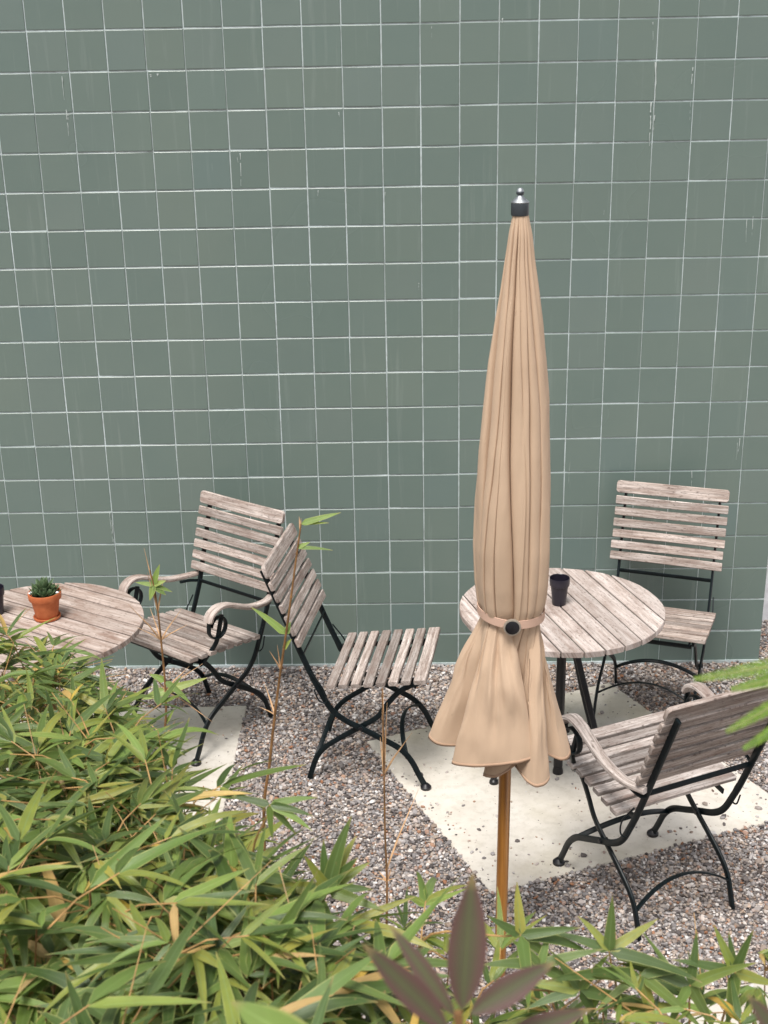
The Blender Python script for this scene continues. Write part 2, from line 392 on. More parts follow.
gx,gy=np.meshgrid(np.arange(-2.3,2.2,sp),np.arange(-3.1,1.2,sp)); gx=gx.ravel();gy=gy.ravel()
gx=gx+rng.uniform(-.5,.5,len(gx))*sp*1.1; gy=gy+rng.uniform(-.5,.5,len(gy))*sp*1.1
half=.36*(gy+5.17)+.25
keep=(gx>-.22-half)&(gx<-.22+half)&~((gy>-.012)&(gx<1.36)&(gy<.26))
keep&=~((gy>.26)&(gx<1.2))
for P in (SA,SB,SC): keep&=~inside_np(P,gx,gy,.002)
gx=gx[keep];gy=gy[keep]; n=len(gx)
r=rng.lognormal(math.log(.0058),.34,n).clip(.003,.012)
gz=-.006+r*.45+rng.uniform(0,.004,n)
pebbles('gravel',gx,gy,gz,r,'crushed multicoloured gravel spread round the slabs and along the wall')
# strays lying on the slabs
def strays(P,k,edge):
    xs=[];ys=[]
    bx=[p[0] for p in P];by=[p[1] for p in P]
    while len(xs)<k:
        x=random.uniform(min(bx),max(bx));y=random.uniform(min(by),max(by))
        if inside(P,x,y,.004) and (not inside(P,x,y,edge) or random.random()<.22): xs.append(x);ys.append(y)
    return xs,ys
X=[];Y=[]
for P,k,e in ((SA,420,.09),(SB,110,.10),(SC,60,.06)):
    a,b=strays(P,k,e); X+=a;Y+=b
X=np.array(X);Y=np.array(Y); r=rng.lognormal(math.log(.0046),.42,len(X)).clip(.002,.0125)
pebbles('stray_pebbles',X,Y,r*.35,r,'loose dark pebbles scattered over the pale concrete slabs',flat=.4)

# ------------------------------------------------------------------ tiled wall
T=.15; X0,X1=-4.2,1.35; TOP=3.75
wall=empty('tiled_wall',(0,0,0)); tag(wall,'tall garden wall clad in square sage green tiles with pale joints','wall')
w=MB()
def box(mb,a,b,mi=0):
    x0,y0,z0=a;x1,y1,z1=b
    V=[(x0,y0,z0),(x1,y0,z0),(x1,y1,z0),(x0,y1,z0),(x0,y0,z1),(x1,y0,z1),(x1,y1,z1),(x0,y1,z1)]
    mb.add(V,[[0,3,2,1],[4,5,6,7],[0,1,5,4],[1,2,6,5],[2,3,7,6],[3,0,4,7]],None,mi)
box(w,(X0,.0,-.05),(X1-.004,.26,TOP-.01)); w.build('masonry',M['grout'],wall,smooth=False)
tl=MB()
nc0=round(X0/T); nc1=round(X1/T); nr=int(TOP/T)
for c in range(nc0,nc1):
    dz=.003 if c>=0 else (.0008 if c>=-5 else -.0006)
    gw=.0034 if c not in (0,-5,-2) else .0043
    for rw in range(nr):
        x0=c*T; z0=rw*T+(dz if rw else 0)
        j=lambda s=.0006: random.uniform(-s,s)
        # joints: horizontals are the wider, vertical ones narrow and uneven
        gl=gw*random.choice((.4,.65,.85,1))*(.95 if c<4 else .62); gr=gw*.65; gb=.0030; gt=.0030
        a=x0+gl+j(.0003); b=x0+T-gr+j(.0003); d=z0+gb+j(.0003); e=z0+T-gt+j(.0003)+(dz*0)
        th=.0030+j(.0008); tx=j(.0010); tz=j(.0010)
        bv=.0016
        V=[(a,0,d),(b,0,d),(b,0,e),(a,0,e)]
        def yy(x,z): return -(th+tx*(x-x0-T/2)/(T/2)+tz*(z-z0-T/2)/(T/2))
        R1=[(a,yy(a,d)+bv*.8,d),(b,yy(b,d)+bv*.8,d),(b,yy(b,e)+bv*.8,e),(a,yy(a,e)+bv*.8,e)]
        R2=[(a+bv,yy(a,d),d+bv),(b-bv,yy(b,d),d+bv),(b-bv,yy(b,e),e-bv),(a+bv,yy(a,e),e-bv)]
        VV=V+R1+R2; F_=[]
        for q in (0,4):
            for i in range(4): F_.append([q+i,q+(i+1)%4,q+4+(i+1)%4,q+4+i])
        F_.append([8,9,10,11]); U=[[(0,0)]*4]*8+[[(0,0),(1,0),(1,1),(0,1)]]
        tl.add(VV,F_,U)
tl.build('tile_cladding',M['tile'],wall,sharp=25)
cp=MB(); box(cp,(X0,-.02,TOP),(X1+.01,.28,TOP+.04)); cp.build('coping',M['cementmat'],wall,smooth=False)
sk=MB(); box(sk,(X0,-.0075,-.02),(X1-.001,-.0006,.0075)); sk.build('base_strip',M['grout'],wall,smooth=False)
lm=MB()
def drip(px,py,py2,w_,breaks=0.0):
    """ragged limescale run on the tile face"""
    A=at_y(px,py,-.0058);B=at_y(px,py2,-.0058); L=A.z-B.z; K=max(6,int(L/.012)); x=A.x; zz=A.z
    l=[];rgt=[]
    for k in range(K+1):
        z=A.z-L*k/K; x+=random.uniform(-.0012,.0012); ww=w_*(1-.75*k/K)*random.uniform(.35,1.2)*.5
        l.append((x-ww,-.0061,z));rgt.append((x+ww,-.0061,z))
    V=l+rgt; n=K+1
    lm.add(V,[[k,k+1,n+k+1,n+k] for k in range(K) if random.random()>breaks])
for d in [(62,76,100,.004,.2),(66,106,136,.005,.15),(68,112,120,.006,.2),(150,73,77,.016,.3),(158,73,76,.012,.3),(240,153,186,.004,.2),(237,156,164,.004,.3),(656,62,104,.0075,.05),(651,102,146,.006,.15),(655,112,130,.004,.3),(693,64,120,.004,.3),(653,22,40,.003,.4),(503,18,24,.006,.1),(432,26,40,.002,.4),(385,190,196,.003,.4),(339,112,117,.004,.2),(318,190,196,.003,.3),(747,219,242,.003,.2),(753,216,236,.003,.2),(345,189,193,.004,.3),(109,512,545,.003,.3),(112,520,552,.003,.4),(740,438,452,.004,.2),(738,437,460,.003,.4),(274,542,552,.003,.3),(604,205,215,.002,.4),(692,470,486,.003,.3),(419,283,290,.003,.3)]: drip(*d)
lm.build('limescale_runs',M['lime'],wall,smooth=False)
pw=MB(); box(pw,(1.42,.42,-.05),(9,.72,3.4)); tag(pw.build('rendered_wall',M['plaster'],smooth=False),'white rendered wall glimpsed past the right end of the green tiles','wall')

# ------------------------------------------------------------------ chairs
POST_LOW=[(-.226,.515),(-.192,.435),(-.168,.385),(-.130,.315),(-.082,.272),(-.018,.240),(.055,.203),(.125,.165),(.168,.118),(.196,.062),(.222,.010)]
REAR=[(.205,.438),(.165,.420),(.125,.393),(.085,.345),(.045,.286),(-.018,.240),(-.09,.193),(-.155,.145),(-.190,.102),(-.210,.050),(-.224,.002)]
def seat_z(y): return .418+.125*(y+.14)
def chair(name, arms, top=(-.335,.868)):
    root=empty(name,(0,0,0)); ty,tz=top
    POST=[(ty,tz),(-.226+(ty+.226)*.5,(tz+.515)/2)]+POST_LOW
    XW=.1925
    for s in (-1,1):
        mb=MB(); P=crom([(s*XW,a,b) for a,b in POST[:3]],2)[:-1]+crom([(s*XW,a,b) for a,b in POST[2:]],5)
        sweep(mb,P,.0055,.0115,(1,0,0),10,3.2)
        fr=mb.build('side_frame',M['iron'],root)
        ft=MB(); lathe(ft,[(.010,.0),(.019,.0),(.0205,.003),(.0205,.010),(.016,.015),(.009,.022)],(s*XW,.224,0),18); ft.build('foot',M['iron2'],fr)
    for s in (-1,1):
        mb=MB(); P=crom([(s*(XW-.013),a,b) for a,b in REAR],5); sweep(mb,P,.0055,.0105,(1,0,0),10,3.2)
        lathe_pts=MB(); mb.build('leg',M['iron'],root)
        rv=MB(); sweep(rv,[(s*(XW-.022),-.018,.240),(s*(XW+.010),-.018,.240)],.0075,.0075,n=12); rv.build('rivet',M['iron2'],root)
        # seat rail
        mb=MB(); P=[(s*(XW-.026),y,seat_z(y)-.020) for y in (-.150,-.05,.08,.225,)]; sweep(mb,P,.003,.010,(1,0,0),8,4); mb.build('seat_rail',M['iron'],root)
        # loop guide rod hanging beside the rear of the seat
        mb=MB(); P=crom([(s*(XW+.014),-.197,.470),(s*(XW+.020),-.150,.400),(s*(XW+.018),-.142,.350),(s*(XW+.014),-.170,.352),(s*(XW+.010),-.188,.395)],5); sweep(mb,P,.0028,.0028,n=8); mb.build('guide_rod',M['iron'],root)
    def arc(yz0,rise,lean,wx,nm):
        mb=MB(); P=[]
        for k in range(15):
            t=-1+2*k/14; h=rise*(1-t*t); P.append((t*wx,yz0[0]+h*lean[0],yz0[1]+h*lean[1]))
        sweep(mb,P,.0095,.0035,(0,lean[1],-lean[0]),8,4); mb.build(nm,M['iron'],root)
    arc((.150,.140),.066,(-.55,.83),XW-.004,'stretcher')
    arc((-.196,.092),.066,(.30,.95),XW-.016,'stretcher')
    mb=MB(); sweep(mb,[(-XW,-.226,.530),(XW,-.226,.530)],.003,.0085,(0,1,-.25),8,4); mb.build('crossbar',M['iron'],root)
    mb=MB(); sweep(mb,[(-XW+.02,.185,.415),(XW-.02,.185,.415)],.004,.009,(0,1,0),8,3); mb.build('crossbar',M['iron'],root)
    # seat slats
    mb=MB(); y=-.138
    for k in range(8):
        W=(.0345 if k<7 else .046)+(.0022 if arms else 0)
        yc=y+W/2; j=random.uniform(-.0012,.0012)
        slat(mb,(j*1.5,yc,seat_z(yc)+j*.6),(1,random.uniform(-.004,.004),random.uniform(-.003,.003)),(0,1,.125),.455,W,.0165,.0025,.0025)
        y+=W+.0118
    mb.build('seat',M['wood'],root)
    # back slats
    mb=MB(); ax=Vector((0,ty+.226,tz-.515)).normalized(); nrm=Vector((0,ax.z,-ax.y)); base=Vector((0,-.226,.515))
    t=.058
    for k in range(7):
        W=.0345 if k<6 else .052
        c=base+ax*(t+W/2)+nrm*.0190
        j=random.uniform(-.0015,.0015)
        slat(mb,c+Vector((j,0,0)),(1,0,random.uniform(-.004,.004)),ax,.458,W,.0155,round_end=.0025 if k<6 else .010,bev=.0025)
        t+=W+.0125
    mb.build('backrest',M['wood'],root)
    if arms:
        for s in (-1,1):
            xo=XW+.036
            mb=MB(); P=crom([(s*(XW+.012),-.245,.556),(s*(xo),-.17,.556),(s*(xo+.008),-.08,.572),(s*(xo+.010),.0,.606),(s*(xo+.010),.05,.628),(s*(xo+.010),.100,.634),(s*(xo+.010),.137,.618),(s*(xo+.010),.152,.590)],6)
            n=len(P); A=[.0150+.0075*min(1,k/(n*.7)) for k in range(n)]; A[-1]*=.8; B=[.0095+.001*math.sin(k/n*6) for k in range(n)]
            sweep(mb,P,A,B,(1,0,0),14,3.4,vs=.09)
            ar=mb.build('armrest',M['wood'],root)
            sc=MB(); cy,cz=.100,.556
            P=[(s*(xo+.008),.144,.592)]
            for k in range(22):
                a=math.radians(10-k*17.0); r_=.049-.0006*k
                P.append((s*(xo+.008),cy+r_*math.cos(a),cz+r_*math.sin(a)))
            P=P[:1]+P[2:]
            sweep(sc,crom(P,2),.010,.0042,(1,0,0),8,3)
            P=crom([(s*(xo+.006),.074,.596),(s*(xo+.006),.088,.552),(s*(xo+.002),.108,.490),(s*(XW+.012),.132,.438),(s*(XW+.002),.150,.412),(s*(XW-.004),.165,.405)],4)
            sweep(sc,P,.0075,.0085,(1,0,0),10,3)
            sc.build('scroll_bracket',M['iron'],ar)
            hb=MB(); sweep(hb,crom([(s*(XW-.002),-.238,.530),(s*(XW+.012),-.225,.526),(s*(XW+.022),-.19,.535),(s*(XW+.022),-.14,.545)],4),.007,.006,n=8); hb.build('hinge_bracket',M['iron'],ar)
    return root
def place(o,cx,cy,fx,fy,label,z=0):
    o.location=(cx,cy,z); o.rotation_euler=(0,0,math.atan2(-fx,fy)); tag(o,label,'chair','weathered folding garden chairs'); return o
place(chair('folding_chair',False,(-.362,.858)),-.358,-.806,.99,-.144,'armless slatted folding chair seen side-on in the middle of the gravel, facing right')
place(chair('folding_chair',False,(-.335,.868)),.772,-.469,-.335,-.942,'armless slatted folding chair against the tiled wall behind the right table')
place(chair('folding_armchair',True,(-.325,.868)),-1.078,-.547,-.596,-.80,'slatted folding armchair with curled armrests beside the left table and terracotta pot')
place(chair('folding_armchair',True,(-.358,.842)),.548,-1.624,-.425,.905,'slatted folding armchair seen from behind in the right foreground, half on the slab')

# ------------------------------------------------------------------ tables
def table(cx,cy,ang,off,label,legs,colx,wood):
    root=empty('round_table',(cx,cy,0)); tag(root,label,'table','round slatted bistro tables')
    R=.368; a=math.radians(ang); ax=Vector((math.cos(a),math.sin(a),0)); nn=Vector((-ax.y,ax.x,0))
    pitch=.0745; gap=.0055 if cx>0 else .0075; Tt=.022; zt=.705
    mb=MB(); k0=-8
    for k in range(-8,9):
        v0=off+k*pitch+gap/2; v1=off+(k+1)*pitch-gap/2
        v0c=max(v0,-R+.002); v1c=min(v1,R-.002)
        if v1c-v0c<.006: continue
        K=14; off_u=random.random()*20; L=[];Rr=[]
        top=[];N=0; dz=random.uniform(-.0008,.0008)
        vs=[v0c+(v1c-v0c)*q/K for q in range(K+1)]
        loop=[(math.sqrt(max(R*R-v*v,0)),v) for v in vs]+[(-math.sqrt(max(R*R-v*v,0)),v) for v in vs[::-1]]
        n=len(loop); bev=.0022; cx_=0; vm=(v0c+v1c)/2
        def ringp(sh,z): return [ax*(u-math.copysign(sh,u))+nn*(v-(sh if v>vm else -sh)*(1 if abs(v-vm)>(v1c-v0c)*.42 else 0))+Vector((0,0,z+dz)) for u,v in loop]
        V=ringp(.001,zt-Tt)+ringp(0,zt-bev)+ringp(bev,zt); Fc=[];U=[]
        uvp=[(u+off_u,v+k*3.3) for u,v in loop]
        for q in range(2):
            for i in range(n):
                i2=(i+1)%n; Fc.append([q*n+i,q*n+i2,(q+1)*n+i2,(q+1)*n+i])
                U.append([uvp[i],uvp[i2],(uvp[i2][0],uvp[i2][1]+.01),(uvp[i][0],uvp[i][1]+.01)])
        # top split in quads across
        m=K+1
        for i in range(K):
            Fc.append([2*n+i,2*n+i+1,2*n+n-2-i,2*n+n-1-i]); U.append([uvp[i],uvp[i+1],uvp[n-2-i],uvp[n-1-i]])
            Fc.append([n-1-i,n-2-i,i+1,i]); U.append([uvp[n-1-i],uvp[n-2-i],uvp[i+1],uvp[i]])
        mb.add(V,Fc,U)
    for k in range(-8,9):
        v=off+k*pitch
        if abs(v)<R-.02:
            h=math.sqrt(R*R-v*v)-.012; slat(mb,nn*v+Vector((0,0,zt-.013)),ax,nn,2*h,.013,.008,.001,.001,1)
    mb.build('tabletop',[wood,M['seam']],root,sharp=40)
    # battens and ring under the top
    for s in (-.16,.16):
        b=MB(); slat(b,ax*s+Vector((0,0,zt-Tt-.0125)),nn,ax,.62,.045,.022); b.build('batten',M['table_wood'],root)
    b=MB(); P=[Vector((.20*math.cos(t),.20*math.sin(t),zt-Tt-.030)) for t in [2*PI*q/32 for q in range(33)]]; sweep(b,P,.004,.009,(0,0,1),8,3,cap=False); b.build('ring_frame',M['iron2'],root)
    c=Vector((colx[0]-cx,colx[1]-cy,0))
    b=MB(); sweep(b,[c+Vector((0,0,.66)),c+Vector((0,0,.35)),c+Vector((0,0,.03))],.0175,.0175,n=18); lathe(b,[(.012,.0),(.020,.0),(.020,.010),(.0165,.028)],c,18); lathe(b,[(.055,.655),(.055,.664),(.02,.664)],c,24)
    b.build('pedestal',M['iron2'],root)
    for fx,fy in legs:
        b=MB(); p=Vector((fx-cx,fy-cy,0)); top=c.lerp(p,.10)+Vector((0,0,.655))
        mid=c.lerp(p,.62)+Vector((0,0,.26)); sweep(b,crom([top,mid+Vector((0,0,.012)),p+Vector((0,0,.022)),p+Vector((0,0,.002))],5),.011,.008,None,10,3)
        lathe(b,[(.008,.0),(.017,.0),(.018,.004),(.016,.012),(.008,.018)],p,16)
        b.build('leg',M['iron2'],root)
    return root
table(.332,-.952,-73,.0,'round pale slatted table partly hidden by the closed parasol',[(.512,-.655),(.093,-.995),(.52,-1.17)],(.342,-.925),M['table_wood'])
A=at_y(64.5,581.5,-.69);  # plank direction of the left table from two seams
table(-1.54,-1.045,-31,.012,'round browner slatted table at the left edge with a terracotta pot on it',[(-1.35,-.80),(-1.80,-1.02),(-1.50,-1.32)],(-1.54,-1.02),M['brown_wood'])

# ------------------------------------------------------------------ cups and pot
def cup(x,y,z,label):
    mb=MB(); lathe(mb,[(.0,0),(.0245,0),(.0262,.003),(.0275,.02),(.0325,.062),(.0365,.064),(.0375,.070),(.0378,.086),(.0368,.0895),(.0352,.088),(.0345,.075),(.026,.01),(.0,.009)],(0,0,0),40)
    o=mb.build('cup',M['black'],sharp=40); o.location=(x,y,z); o.scale=(.97,.97,1.16); return tag(o,label,'cup','dark plastic cups on the tables')
cup(.326,-.925,.7058,'dark plastic cup on the right table next to the parasol')
cup(-1.720,-.955,.7058,'dark plastic cup cut off by the left edge beside the terracotta pot')
pot=empty('flower_pot',(-1.523,-1.000,.7058)); tag(pot,'small terracotta pot with a green succulent on the left table','potted plant')
mb=MB(); lathe(mb,[(0,.006),(.038,.006),(.0395,.009),(.050,.075),(.0555,.076),(.0575,.079),(.0590,.099),(.0575,.103),(.0545,.103),(.0530,.098),(.051,.088),(0,.088)],(0,0,0),48); mb.build('pot',M['terra'],pot,sharp=40)
mb=MB(); lathe(mb,[(0,0),(.043,0),(.047,.003),(.0485,.011),(.0470,.0125),(.0445,.010),(.040,.0055),(0,.0055)],(0,0,0),48); mb.build('saucer',M['terra'],pot,sharp=40)
mb=MB(); lathe(mb,[(.051,.084),(.045,.091),(.02,.093),(0,.094)],(0,0,0),24); mb.build('soil',M['soil'],pot)
def thick_leaf(mb,base,d,up,L,W,T_):
    d=Vector(d).normalized(); s=d.cross(Vector(up)).normalized(); u=s.cross(d); V=[];Fc=[];U=[]; K=7; n=8
    for i in range(K+1):
        t=i/K; w=W*(math.sin(PI*min(1,t*.62+.22))**1.0)*(1-t**4)+.0003; th=T_*(1-t**3)+.0003
        c=Vector(base)+d*(L*t)+u*(L*.22*t*t)
        for k in range(n):
            a=2*PI*k/n; V.append(c+s*(w*math.cos(a))+u*(th*math.sin(a)*(1 if math.sin(a)<0 else .35)))
    for i in range(K):
        for k in range(n):
            k2=(k+1)%n; Fc.append([i*n+k,i*n+k2,(i+1)*n+k2,(i+1)*n+k]); uu=lambda q:.5+.5*math.cos(2*PI*q/n)
            U.append([(uu(k),i/K*.9),(uu(k2),i/K*.9),(uu(k2),(i+1)/K*.9),(uu(k),(i+1)/K*.9)])
    Fc.append([K*n+k for k in range(n)]); U.append([(.5,.9)]*n)
    mb.add(V,Fc,U)
mb=MB()
for (ox,oy,sc,oz) in [(0,0,1.25,.012),(.028,.008,.85,.0),(-.028,.006,.85,0),(.006,-.027,.85,0),(-.006,.028,.8,0),(.026,-.020,.65,0),(-.024,-.02,.7,0)]:
    N=20
    for k in range(N):
        a=k*2.39996; t=k/N; el=math.radians(14+66*t)
        d=(math.cos(a)*math.cos(el),math.sin(a)*math.cos(el),math.sin(el))
        thick_leaf(mb,(ox,oy,.094+oz+.006*t),d,(0,0,1),(.047-.014*t)*sc,.0092*sc,.0036*sc)
mb.build('succulent',M['succ'],pot,sharp=60)
mb=MB(); lathe(mb,[(0,-.005),(.006,-.003),(.0075,.001),(.004,.005),(0,.006)],(-.046,-.014,.103),10); mb.build('white_stone',M['plaster'],pot); mb=MB(); lathe(mb,[(0,-.005),(.005,-.003),(.006,.001),(.004,.004),(0,.005)],(.049,-.010,.103),10); mb.build('white_stone',M['plaster'],pot)

# ------------------------------------------------------------------ parasol
PX,PY=.035,-2.05
par=empty('closed_parasol',(PX,PY,0)); tag(par,'closed tan canvas parasol strapped round its wooden pole','parasol')
LX=.018  # lean of the pole over its height
def axis(z): return Vector((LX*z/2.2+.004,0,z))
mb=MB(); sweep(mb,[axis(z) for z in (-.1,.0,.4,.8,1.2,1.7,2.18)],.0172,.0172,n=24); mb.build('pole',M['pole'],par)
zt_=at_y(520,215,PY).z; zcap=at_y(520,203,PY).z
fin=MB(); c=axis(zt_+.001); lathe(fin,[(.0,-.002),(.0205,-.002),(.0217,.001),(.0217,.026),(.0209,.028)],c,32,0)
lathe(fin,[(.0214,.0282),(.0217,.0300),(.0185,.0335),(.0120,.0385),(.0085,.042),(.006,.0465)],c,32,1)
lathe(fin,[(.005,.0460),(.0085,.0472),(.0100,.0510),(.0088,.054)],c,24,0)
lathe(fin,[(.0087,.0542),(.0075,.059),(.004,.0622),(0,.0628)],c,24,1)
fin.build('finial',[M['capgrey'],M['silver']],par,sharp=40)
# silhouette half widths read from the photo (px y, left px, right px)
SIL=[(215,511,530),(240,507,533),(262,503,535.5),(295,498,540),(320,493.5,543),(360,487,547),(400,482,550),(450,476,552),(500,472.5,553),(545,471,553),(580,472.5,551),(600,475,548),(617,480,541)]
sec=[]
for y,l,r_ in SIL:
    a=at_y(l,y,PY);b=at_y(r_,y,PY); sec.append((a.z*.5+b.z*.5,(b.x-a.x)/2,(a.x+b.x)/2-PX-axis(a.z).x+0))
ZB=sec[-1][0]
# pleats: uneven creases round the axis
def loopcurve(ctrl,N):
    """closed Catmull-Rom through (x,y,z) controls, N samples with uniform control spacing"""
    n=len(ctrl); out=[]
    for i in range(N):
        s=i/N*n; k=int(s); t=s-k; p0,p1,p2,p3=[Vector(ctrl[(k+q)%n]) for q in (-1,0,1,2)]
        out.append(.5*((2*p1)+(p2-p0)*t+(2*p0-5*p1+4*p2-p3)*t*t+(3*p1-p0-3*p2+p3)*t**3))
    return out
ZH=at_y(488,765,PY).z+.078
# hem loop (x right, y away from the camera), local to the axis; the creases turn back toward the pole
HEM=[(-.060,.050,.00),(-.125,.045,.01),(-.190,.030,.015),(-.200,.000,.008),(-.165,-.025,.0),(-.075,-.030,.0),
     (-.100,-.062,.0),(-.142,-.098,-.010),(-.095,-.128,-.004),(-.035,-.140,.004),(.030,-.140,.012),(.078,-.128,.020),(.050,-.095,-.005),(-.010,-.100,-.050),(-.055,-.082,-.062),(-.030,-.050,-.06),
     (.022,-.055,-.05),(.030,-.085,-.03),(.058,-.140,-.045),(.090,-.150,-.055),(.122,-.118,-.045),(.108,-.060,-.01),
     (.085,-.035,.0),(.130,-.050,-.02),(.168,-.048,-.035),(.190,-.015,-.030),(.172,.030,-.01),
     (.080,.050,.0),(.110,.110,.0),(.060,.150,.0),(.010,.110,.0),(-.005,.060,.0),(-.030,.110,-.01),(-.090,.135,.0),(-.120,.090,.0)]
N=512
HEM=[(x_-.012,y_,z_) for x_,y_,z_ in HEM]
hem=loopcurve(HEM,N)
th=np.array([math.atan2(p.y,p.x) for p in hem])
# monotone-ish angular coordinate for the upper part: blend of sample index and hem angle
idx=np.arange(N)/N*2*PI
th0=math.atan2(.05,-.06)
ua=np.unwrap(th); ua=ua[0]+(ua-ua[0])
ang_lin=ua[0]+np.sign(ua[-1]-ua[0])*idx
ang=.25*ua+.75*ang_lin
CR=[(8,.8,1),(34,.5,-1),(58,.9,1),(84,.75,1),(97,.3,1),(113,1.3,-1),(132,.3,1),(151,1.1,1),(170,.55,-1),(187,.9,1),(212,.6,1),(240,.95,-1),(275,.8,1),(312,.7,-1),(340,.8,1)]
NP=len(CR); cre=np.radians([c_[0] for c_ in CR]); dep=np.array([c_[1] for c_ in CR]); sgn=[c_[2] for c_ in CR]
CREF={}
DPF={}
for i in range(111):
    f=i/110; CREF[i]=np.array([cre[q]+.085*math.sin(f*(3+q%4)+q*1.9)-.02*math.sin(q) for q in range(NP)]); DPF[i]=np.array([dep[q]*(.35+.85*(.5+.5*math.sin(f*(4.2+(q%3)*1.3)+q*2.4))) for q in range(NP)])
    CREF[i]=np.sort(np.mod(CREF[i],2*PI))
def pleat(s,zf):
    """0 at the bottom of a crease, 1 on the crown of a pleat"""
    s=s%(2*PI); cr_=CREF[zf]; k=int(np.searchsorted(cr_,s)%NP); a=cr_[k-1];b=cr_[k]
    w=(b-a)%(2*PI); t=((s-a)%(2*PI))/w
    q=t if sgn[k]>0 else 1-t
    saw=min(1,(q*1.15))**.75*(1-max(0,(q-.80)/.20)**2.2)
    dl=dep[k-1]*(1-t)+dep[k]*t; fl=1 if t>.5 else 0
    dk=dep[k] if t>.5 else dep[k-1]
    return .5*saw+.5*math.sin(PI*t)**(.55 if dk<.9 else .95), k, t, w
def hermite(tb,z):
    tb_=sorted(tb); 
    return np.interp(z,[q[0] for q in tb_],[q[1] for q in tb_]), np.interp(z,[q[0] for q in tb_],[q[2] for q in tb_])
ZT=sec[0][0]+.012
NZ1=110; NZ2=54
rows=[]
for i in range(NZ1+1):
    z=ZT+(ZB-ZT)*i/NZ1; f=i/NZ1; R,cxo=hermite(sec,z)
    row=[]
    R=R*(.80+.20*min(1,f/.05)); a=.66*min(1,(f/.10))*(1-.30*f); sk=.62*min(1,f/.2)
    for k in range(N):
        s=idx[k]+.05*math.sin(2.2*f*PI+.6)+.09*math.sin(idx[k]*3+f*4)-.16*(f-.5)
        p,ci,t,w=pleat(s,i)
        dd=(DPF[i][ci-1]*(1-t)+DPF[i][ci]*t)
        # big soft panels over the small pleats
        big=.10*f*math.sin(idx[k]*4+1.2+f*1.5)+.05*math.sin(idx[k]*7+4*f)
        gx_,gy_=math.cos(idx[k]),math.sin(idx[k])
        wr=noise.noise(Vector((gx_*1.7,gy_*1.7,f*2.6)))*.085+noise.noise(Vector((gx_*4.5,gy_*4.5,f*5+7)))*.040+noise.noise(Vector((gx_*9,gy_*9,f*13+3)))*.012
        rr=R*(1.02-a*dd*(1-p)-max(0,-big)*.9+min(.03,wr)*min(1,f*4))
        an=ang[k]*1.0-sk*w*math.sin(2*PI*t)*.22
        an=ang_lin[k]*(1-.6*f)+ang[k]*.6*f-np.sign(ua[-1]-ua[0])*sk*w*math.sin(2*PI*t)*.28
        row.append(Vector((rr*math.cos(an)+cxo,rr*math.sin(an)*.95,z)))
    rows.append(row)
last=rows[-1]
for i in range(1,NZ2+1):
    f=i/NZ2; row=[]
    e=f**.95
    for k in range(N):
        h=hem[k]; b=last[k]
        # cloth leaves the belt, then hangs nearly straight
        x=b.x+(h.x-b.x)*(e+.03*math.sin(PI*f)); y=b.y+(h.y-b.y)*(e+.12*math.sin(PI*f))
        z=ZB+(ZH+h.z-ZB)*f
        wr=.006*math.sin(PI*f)*noise.noise(Vector((idx[k]*2.6,f*2.6,3)))+.006*math.sin(PI*min(1,f*1.6))*noise.noise(Vector((idx[k]*7,f*1.6,5)))+.0018*noise.noise(Vector((idx[k]*9,f*5,8)))
        rad=math.hypot(x,y)+1e-6
        row.append(Vector((x+x/rad*wr*2,y+y/rad*wr*2+.004*math.sin(PI*f)*noise.noise(Vector((idx[k]*14,f*3,1)))*2,z)))
    rows.append(row)
NR=len(rows); mb=MB(); V=[];Fc=[];U=[];MI=[]
for row in rows:
    for p in row: V.append(p+Vector((axis(p.z).x,0,0)))
for i in range(NR-1):
    for k in range(N):
        k2=(k+1)%N; Fc.append([i*N+k,(i+1)*N+k,(i+1)*N+k2,i*N+k2])
        u0,u1=k/N,(k+1)/N; U.append([(u0,i*.015),(u0,i*.015+.015),(u1,i*.015+.015),(u1,i*.015)])
        MI.append(0)
mb.add(V,Fc,U); mb.m=MI
can=mb.build('canopy',[M['canvas']],par,sharp=180)
hb=MB(); Vh=[];Fh=[]
for k in range(N):
    p=rows[-1][k]; q=rows[-3][k]; dn=(p-q).normalized(); n_=Vector((p.x,p.y,0)).normalized()
    o_=Vector((axis(p.z).x,0,0))
    for w_ in (p-dn*.007+n_*.0010,p+dn*.0015+n_*.0012,p+dn*.0015-n_*.0012,p-dn*.007-n_*.0010): Vh.append(w_+o_)
for k in range(N):
    k2=(k+1)%N
    for q in range(4): Fh.append([k*4+q,k*4+(q+1)%4,k2*4+(q+1)%4,k2*4+q])
hb.add(Vh,Fh); hb.build('hem',M['hem'],can,sharp=180)
# strap: tilted band through the read belt points
Rb=sec[-1][1]+.007; cx_=sec[-1][2]+axis(ZB).x
st=MB(); Vs=[];Fs=[];Us=[]; NS=72
bz0=at_y(509,622,PY-.085).z
for k in range(NS):
    a=2*PI*k/NS; rr=Rb*(1.0+.012*math.sin(3*a+1))
    x=cx_+rr*math.cos(a); y=rr*math.sin(a)*.97
    z=bz0-.008*math.cos(a)+.004*math.sin(a)-.003
    for dr,dz in ((.0,-.0120),(.0022,-.0115),(.0022,.0115),(.0,.0120)):
        Vs.append((x+dr*math.cos(a),y+dr*math.sin(a),z+dz))
for k in range(NS):
    k2=(k+1)%NS
    for q in range(3): Fs.append([k*4+q,k2*4+q,k2*4+q+1,k*4+q+1]); Us.append([(k/NS,0),(k2/NS,0),(k2/NS,.05),(k/NS,.05)])
st.add(Vs,Fs,Us); stp=st.build('strap',M['strap'],par,sharp=50)
bu=MB(); bc=Vector((cx_-.003,-Rb*.985-.006,bz0-.012))
